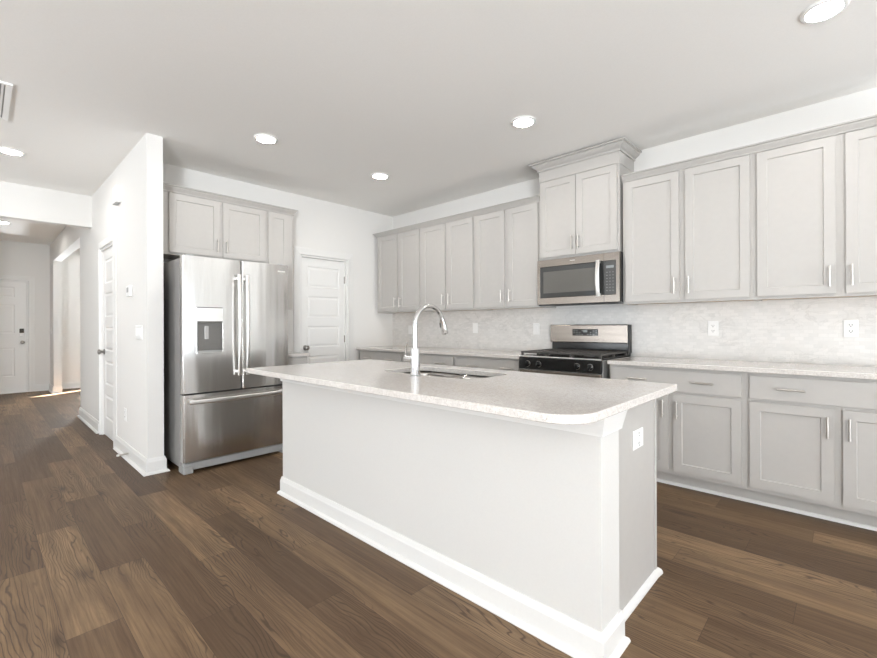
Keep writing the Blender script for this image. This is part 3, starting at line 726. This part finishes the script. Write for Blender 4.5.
def bow(p0, p1, out, wide, thick, parent, horiz=False):
    """gently bowed flat bar handle on two standoffs"""
    n = 20; pts = []; p0, p1 = Vector(p0), Vector(p1)
    for k in range(n+1):
        u = k/n; q = p0.lerp(p1, u); q.y -= out*(0.66 + 0.34*4*u*(1-u)); pts.append(q)
    mb = MB(); bm = mb.bm; rings = []
    for i, q in enumerate(pts):
        a = pts[max(i-1, 0)]; b = pts[min(i+1, n)]; T = (b-a).normalized()
        S = Vector((1, 0, 0)) if not horiz else Vector((0, 0, 1)); N = T.cross(S).normalized()
        prof = [(math.cos(2*PI*j/16), math.sin(2*PI*j/16)) for j in range(16)]
        ring = []
        for cx, cy in prof:
            sgn = lambda v: math.copysign(abs(v)**0.55, v)
            ring.append(bm.verts.new(q + S*sgn(cx)*wide/2 + N*sgn(cy)*thick/2))
        rings.append(ring)
    for a, b in zip(rings, rings[1:]):
        for k in range(16): bm.faces.new((a[k], a[(k+1) % 16], b[(k+1) % 16], b[k]))
    bm.faces.new(rings[0]); bm.faces.new(rings[-1])
    for u in (0.035, 0.965):
        q = p0.lerp(p1, u); hx, hz = (0.012, wide*0.36) if horiz else (wide*0.36, 0.012)
        mb.box(q.x-hx, q.x+hx, q.y-out*0.70, q.y, q.z-hz, q.z+hz, 0.002)
    return obj('handle', mb, 'handle_steel', parent, True)
bow((sp0-0.034, -0.879, 0.765), (sp0-0.034, -0.879, 1.632), 0.062, 0.028, 0.018, ld)
bow((sp0+0.034, -0.879, 0.765), (sp0+0.034, -0.879, 1.632), 0.062, 0.028, 0.018, rd)
bow((0.035, -0.879, 0.578), (FW-0.035, -0.879, 0.578), 0.062, 0.036, 0.018, fz, True)
obj('maker_badge', MB().box(FW-0.105, FW-0.035, -0.8812, -0.8795, 1.690, 1.702), 'handle_steel', rd)
obj('kick_plate', MB().box(0.01, FW-0.01, -0.868, -0.80, 0.022, 0.083, 0.006), 'kick', t)
for xx in (0.0, FW-0.075): obj('foot', MB().box(xx, xx+0.075, -0.886, -0.76, 0.0, 0.058, 0.008), 'kick', t)
for xx in (0.03, FW-0.09): obj('hinge_cover', MB().box(xx, xx+0.06, -0.86, -0.70, 1.744, 1.772, 0.006), 'plastic_grey', t)

# ------------------------------------------------------------------ range
t = thing('gas_range', 'black and stainless gas range between the base cabinets', 'range', (0, 0, 0))
X0, X1 = 2.540, 3.302
obj('body', MB().box(X0, X1, -0.635, -0.03, 0.06, 0.898, 0.003).box(X0+0.03, X1-0.03, -0.58, -0.05, 0.0, 0.06), 'range_side', t)
obj('cooktop', MB().box(X0-0.001, X1+0.001, -0.664, -0.03, 0.898, 0.914, 0.005).box(X0+0.03, X1-0.03, -0.60, -0.10, 0.9135, 0.9165, 0.001), 'black', t)
obj('front_strip', MB().box(X0, X1, -0.668, -0.640, 0.899, 0.911, 0.003), 'handle_steel', t)
cp = obj('control_panel', MB().box(X0, X1, -0.672, -0.634, 0.792, 0.898, 0.006), 'black', t)
for kx in (2.632, 2.742, 3.100, 3.212):
    kn = obj('knob', MB().lathe([(0.025, -0.672), (0.025, -0.682), (0.019, -0.686), (0.017, -0.704), (0.0, -0.704)], (kx, 0, 0.842), 22, 'y').box(kx-0.004, kx+0.004, -0.712, -0.70, 0.822, 0.862, 0.002), 'black', t, True)
    obj('knob_ring', MB().lathe([(0.027, -0.6715), (0.027, -0.675), (0.022, -0.675), (0.022, -0.6715)], (kx, 0, 0.842), 22, 'y'), 'nickel', kn, True)
od = obj('oven_door', MB().box(X0+0.002, X1-0.002, -0.668, -0.636, 0.215, 0.786, 0.006), 'stainless_h', t)
obj('oven_window', MB().box(X0+0.10, X1-0.10, -0.6705, -0.667, 0.33, 0.64, 0.003), 'glass_dark', od)
obj('handle', MB().cyl((X0+0.05, -0.712, 0.735), (X1-0.05, -0.712, 0.735), 0.012, n=14).cyl((X0+0.09, -0.667, 0.735), (X0+0.09, -0.712, 0.735), 0.009, n=10).cyl((X1-0.09, -0.667, 0.735), (X1-0.09, -0.712, 0.735), 0.009, n=10), 'handle_steel', od, True)
obj('storage_drawer', MB().box(X0+0.002, X1-0.002, -0.664, -0.636, 0.065, 0.208, 0.006), 'stainless_h', t)
# burners and grates
for bx_, by_, br_ in ((2.70, -0.50, 0.05), (3.14, -0.50, 0.055), (2.70, -0.24, 0.042), (3.14, -0.24, 0.042), (2.92, -0.37, 0.05)):
    obj('burner', MB().lathe([(br_, 0.9165), (br_, 0.924), (br_*0.7, 0.926), (br_*0.7, 0.931), (0, 0.931)], (bx_, by_, 0)), 'iron', t, True)
gx = [X0+0.006, X0+0.262, X1-0.262, X1-0.006]
for k in range(3):
    a, b = gx[k]+0.002, gx[k+1]-0.002; mb = MB()
    zt0, zt1 = 0.934, 0.949
    for yy in (-0.645, -0.09): mb.box(a, b, yy-0.007, yy+0.007, zt0, zt1, 0.003)
    for xx in (a+0.007, b-0.007): mb.box(xx-0.007, xx+0.007, -0.645, -0.09, zt0, zt1, 0.003)
    for f_ in (0.2, 0.35, 0.5, 0.65, 0.8): 
        yy = -0.645 + 0.555*f_; mb.box(a, b, yy-0.005, yy+0.005, zt0, zt1, 0.002)
    m_ = (a+b)/2
    for xx in (m_-0.06, m_, m_+0.06): mb.box(xx-0.005, xx+0.005, -0.645, -0.09, zt0, zt1, 0.002)
    for xx in (a+0.01, b-0.01):
        for yy in (-0.64, -0.095, -0.37): mb.box(xx-0.008, xx+0.008, yy-0.008, yy+0.008, 0.9135, 0.936)
    obj('grate', mb, 'iron', t)
# backguard
bg = obj('backguard', MB().box(X0+0.004, X1-0.004, -0.068, -0.012, 0.90, 1.185, 0.003), 'black', t)
fc = obj('backguard_face', MB().box(X0-0.006, X1-0.004, -0.088, -0.062, 1.016, 1.188, 0.008, 3), 'stainless_h', bg)
obj('backguard_end', MB().box(X1-0.006, X1+0.006, -0.086, -0.012, 0.93, 1.187, 0.003), 'black_matte', bg)
dp = obj('display_panel', MB().box(2.775, 3.028, -0.0905, -0.0875, 1.082, 1.146, 0.001), 'glass_dark', bg)
obj('display', MB().box(2.885, 2.925, -0.0912, -0.0903, 1.115, 1.138), 'lcd', dp)
for i in range(9):
    for j in range(3):
        x = 2.787 + i*0.0275; z = 1.091 + j*0.018
        if 2.875 < x < 2.935 and j > 0: continue
        if (i*7+j*3) % 4 == 0: continue
        obj('key', MB().box(x, x+0.011, -0.0911, -0.0904, z, z+0.005), 'button', dp)

# ------------------------------------------------------------------ microwave
t = thing('microwave', 'stainless over-the-range microwave under the raised cabinet', 'microwave', (0, 0, 0))
A0, A1, ZB, ZT, YF = 2.566, 3.342, 1.372, 1.803, -0.385
obj('body', MB().box(A0+0.006, A1-0.002, YF+0.03, -0.011, ZB+0.006, ZT, 0.003), 'black_matte', t)
fr = obj('front_frame', MB().panel(A0, A1, ZB+0.008, ZT-0.006, YF, YF+0.032, [(A0+0.026, A1-0.030, ZB+0.068, ZT-0.070)], [(0.003, 0.004)]), 'stainless_h', t)
dr_ = obj('door_glass', MB().box(A0+0.029, 3.207, YF+0.0015, YF+0.006, ZB+0.071, ZT-0.073, 0.002), 'glass_dark', fr)
obj('window_screen', MB().box(A0+0.062, 3.140, YF+0.0009, YF+0.003, ZB+0.112, ZT-0.118, 0.0005), 'screen_mesh', dr_)
obj('door_seam', MB().box(3.209, 3.2115, YF-0.0006, YF+0.004, ZB+0.010, ZT-0.008), 'slot', fr)
obj('control_panel', MB().box(3.213, A1-0.033, YF+0.0005, YF+0.005, ZB+0.071, ZT-0.073, 0.001), 'panel_dark', fr)
obj('display', MB().box(3.230, A1-0.048, YF-0.0002, YF+0.001, 1.668, 1.690), 'lcd', fr)
for i in range(3):
    for j in range(7): obj('key', MB().box(3.230+i*0.026, 3.230+i*0.026+0.011, YF-0.0002, YF+0.001, 1.474+j*0.026, 1.474+j*0.026+0.005), 'button_dim', fr)
bow((3.172, YF, 1.432), (3.172, YF, 1.738), 0.052, 0.034, 0.016, fr)
obj('maker_badge', MB().box(2.90, 2.945, YF-0.001, YF+0.001, 1.765, 1.772), 'nickel', fr)
obj('bottom_vent', MB().box(A0+0.01, A1-0.01, YF+0.005, YF+0.03, ZB-0.004, ZB+0.008, 0.002), 'black_matte', t)

# ------------------------------------------------------------------ outlets, switches and wall boxes
def outlet(loc, rotz, label, group='white outlet plates', w=0.074, h=0.118, kind='duplex'):
    t = thing('wall_outlet' if kind == 'duplex' else 'wall_switch', label, 'outlet' if kind == 'duplex' else 'switch', loc, rotz, group)
    obj('cover_plate', MB().box(-w/2, w/2, -0.006, 0.0, -h/2, h/2, 0.003), 'plastic', t)
    if kind == 'duplex':
        for s_ in (-1, 1):
            r = obj('receptacle', MB().box(-0.016, 0.016, -0.008, -0.005, s_*0.021-0.014, s_*0.021+0.014, 0.003), 'plastic', t)
            m = MB().box(-0.0085, -0.0055, -0.0085, -0.0078, s_*0.021-0.001, s_*0.021+0.008).box(0.0055, 0.0085, -0.0085, -0.0078, s_*0.021-0.001, s_*0.021+0.008).cyl((0, -0.0085, s_*0.021-0.007), (0, -0.0078, s_*0.021-0.007), 0.003, n=10)
            obj('slots', m, 'slot', r)
    else:
        n = max(1, round((w-0.028)/0.046))
        for k in range(n):
            x = (k-(n-1)/2)*0.046
            obj('rocker', MB().box(x-0.0165, x+0.0165, -0.009, -0.005, -0.033, 0.033, 0.003), 'plastic', t)
    return t
YB = -0.0102
outlet((4.742, YB, 1.153), 0, 'white outlet on the backsplash nearest the right edge of the photo')
outlet((3.940, YB, 1.152), 0, 'white outlet on the backsplash just right of the range')
outlet((2.330, YB, 1.145), 0, 'white wall plate on the backsplash just left of the range', kind='rocker', group='white backsplash plates')
outlet((1.508, YB, 1.155), 0, 'white wall plate on the backsplash right of the faucet spout', kind='rocker', group='white backsplash plates')
outlet((0.376, YB, 1.13), 0, 'white wall plate on the backsplash behind the faucet stem', kind='rocker', group='white backsplash plates')
outlet((IXP+0.0002, -2.100, 0.690), PI/2, 'white outlet on the grey end panel of the island', w=0.118, h=0.082)
outlet((-0.10, -3.1352, 0.38), 0, 'white outlet low on the partition wall beside the closet door')
outlet((0.40, -3.1352, 1.138), 0, 'white multi-gang switch plate near the end of the partition wall', w=0.212, h=0.118, kind='rocker', group='hall switch plates')
outlet((-6.02, -3.1352, 1.12), 0, 'white switch plate beside the front door', kind='rocker', group='hall switch plates')
t = thing('thermostat', 'white thermostat on the partition wall right of the closet door', 'thermostat', (0.115, -3.1352, 1.50))
obj('housing', MB().box(-0.062, 0.062, -0.026, 0, -0.048, 0.048, 0.006), 'plastic', t)
obj('screen', MB().box(-0.035, 0.035, -0.0268, -0.0255, -0.012, 0.03), 'plastic_grey', t)
t = thing('door_chime', 'white door chime box high on the partition wall above the closet', 'door chime', (-0.33, -3.1352, 2.435))
obj('housing', MB().prism(rounded(-0.085, 0.085, -0.045, 0, (0.02, 0.02, 0, 0)), -0.075, 0.08, 0.006), 'plastic', t)
obj('grille', MB().box(-0.065, 0.065, -0.041, -0.006, -0.080, -0.074, 0.002), 'plastic_grey', t)
t = thing('door_stop', 'spring door stop on the baseboard below the thermostat', 'door stop', (0.075, -3.152, 0.058))
obj('spring', MB().tube([(0.0075*math.cos(k*0.9), -k*0.00078, 0.0075*math.sin(k*0.9)) for k in range(90)], 0.0018, 6), 'nickel', t)
obj('rod', MB().cyl((0, 0, 0), (0, -0.068, 0), 0.005, n=10), 'nickel', t)
obj('tip', MB().lathe([(0.008, -0.066), (0.0095, -0.07), (0.0095, -0.082), (0.006, -0.086), (0, -0.086)], (0, 0, 0), 14, 'y'), 'rubber', t, True)

# ------------------------------------------------------------------ ceiling fixtures
t0 = thing('recessed_light', 'recessed ceiling light nearest the top right corner of the photo', 'ceiling light', (4.65, -1.183, CZ), 0, 'recessed ceiling lights')
obj('trim_ring', MB().lathe([(0.094, 0.0), (0.094, -0.004), (0.088, -0.010), (0.074, -0.012), (0.070, -0.006), (0.070, 0.0)]), 'plastic', t0, True)
obj('diffuser', MB().lathe([(0.071, -0.001), (0.071, -0.007), (0.05, -0.009), (0, -0.0095)]), 'lamp', t0, True)
for loc, lab in (((2.932, -1.20, CZ), 'recessed ceiling light in front of the raised cabinet above the microwave'),
                 ((1.208, -1.20, CZ), 'recessed ceiling light nearest the far kitchen corner'),
                 ((1.230, -2.424, CZ), 'recessed ceiling light in front of the cabinets over the refrigerator'),
                 ((-0.632, -3.863, CZ), 'recessed ceiling light left of the partition wall near the air return'),
                 ((-4.335, -3.822, CZ), 'recessed ceiling light in the entry hall beyond the header')):
    dup(t0, loc, lab)
t = thing('air_return', 'white air return grille on the ceiling at the left photo edge', 'air vent', (0.505, -4.165, CZ))
obj('frame', MB().sweep([(0, 0), (0, -0.012), (0.03, -0.008), (0.03, 0)], [(-0.345, -0.255), (-0.345, 0.255), (0.345, 0.255), (0.345, -0.255)], True), 'plastic', t)
mb = MB()
for k in range(26):
    y = -0.245 + k*0.0196
    mb.box(-0.34, 0.34, y, y+0.0115, -0.0075, -0.0035)
obj('slats', mb, 'plastic', t)
obj('filter_backing', MB().box(-0.344, 0.344, -0.254, 0.254, -0.002, -0.0005), 'plastic_grey', t)
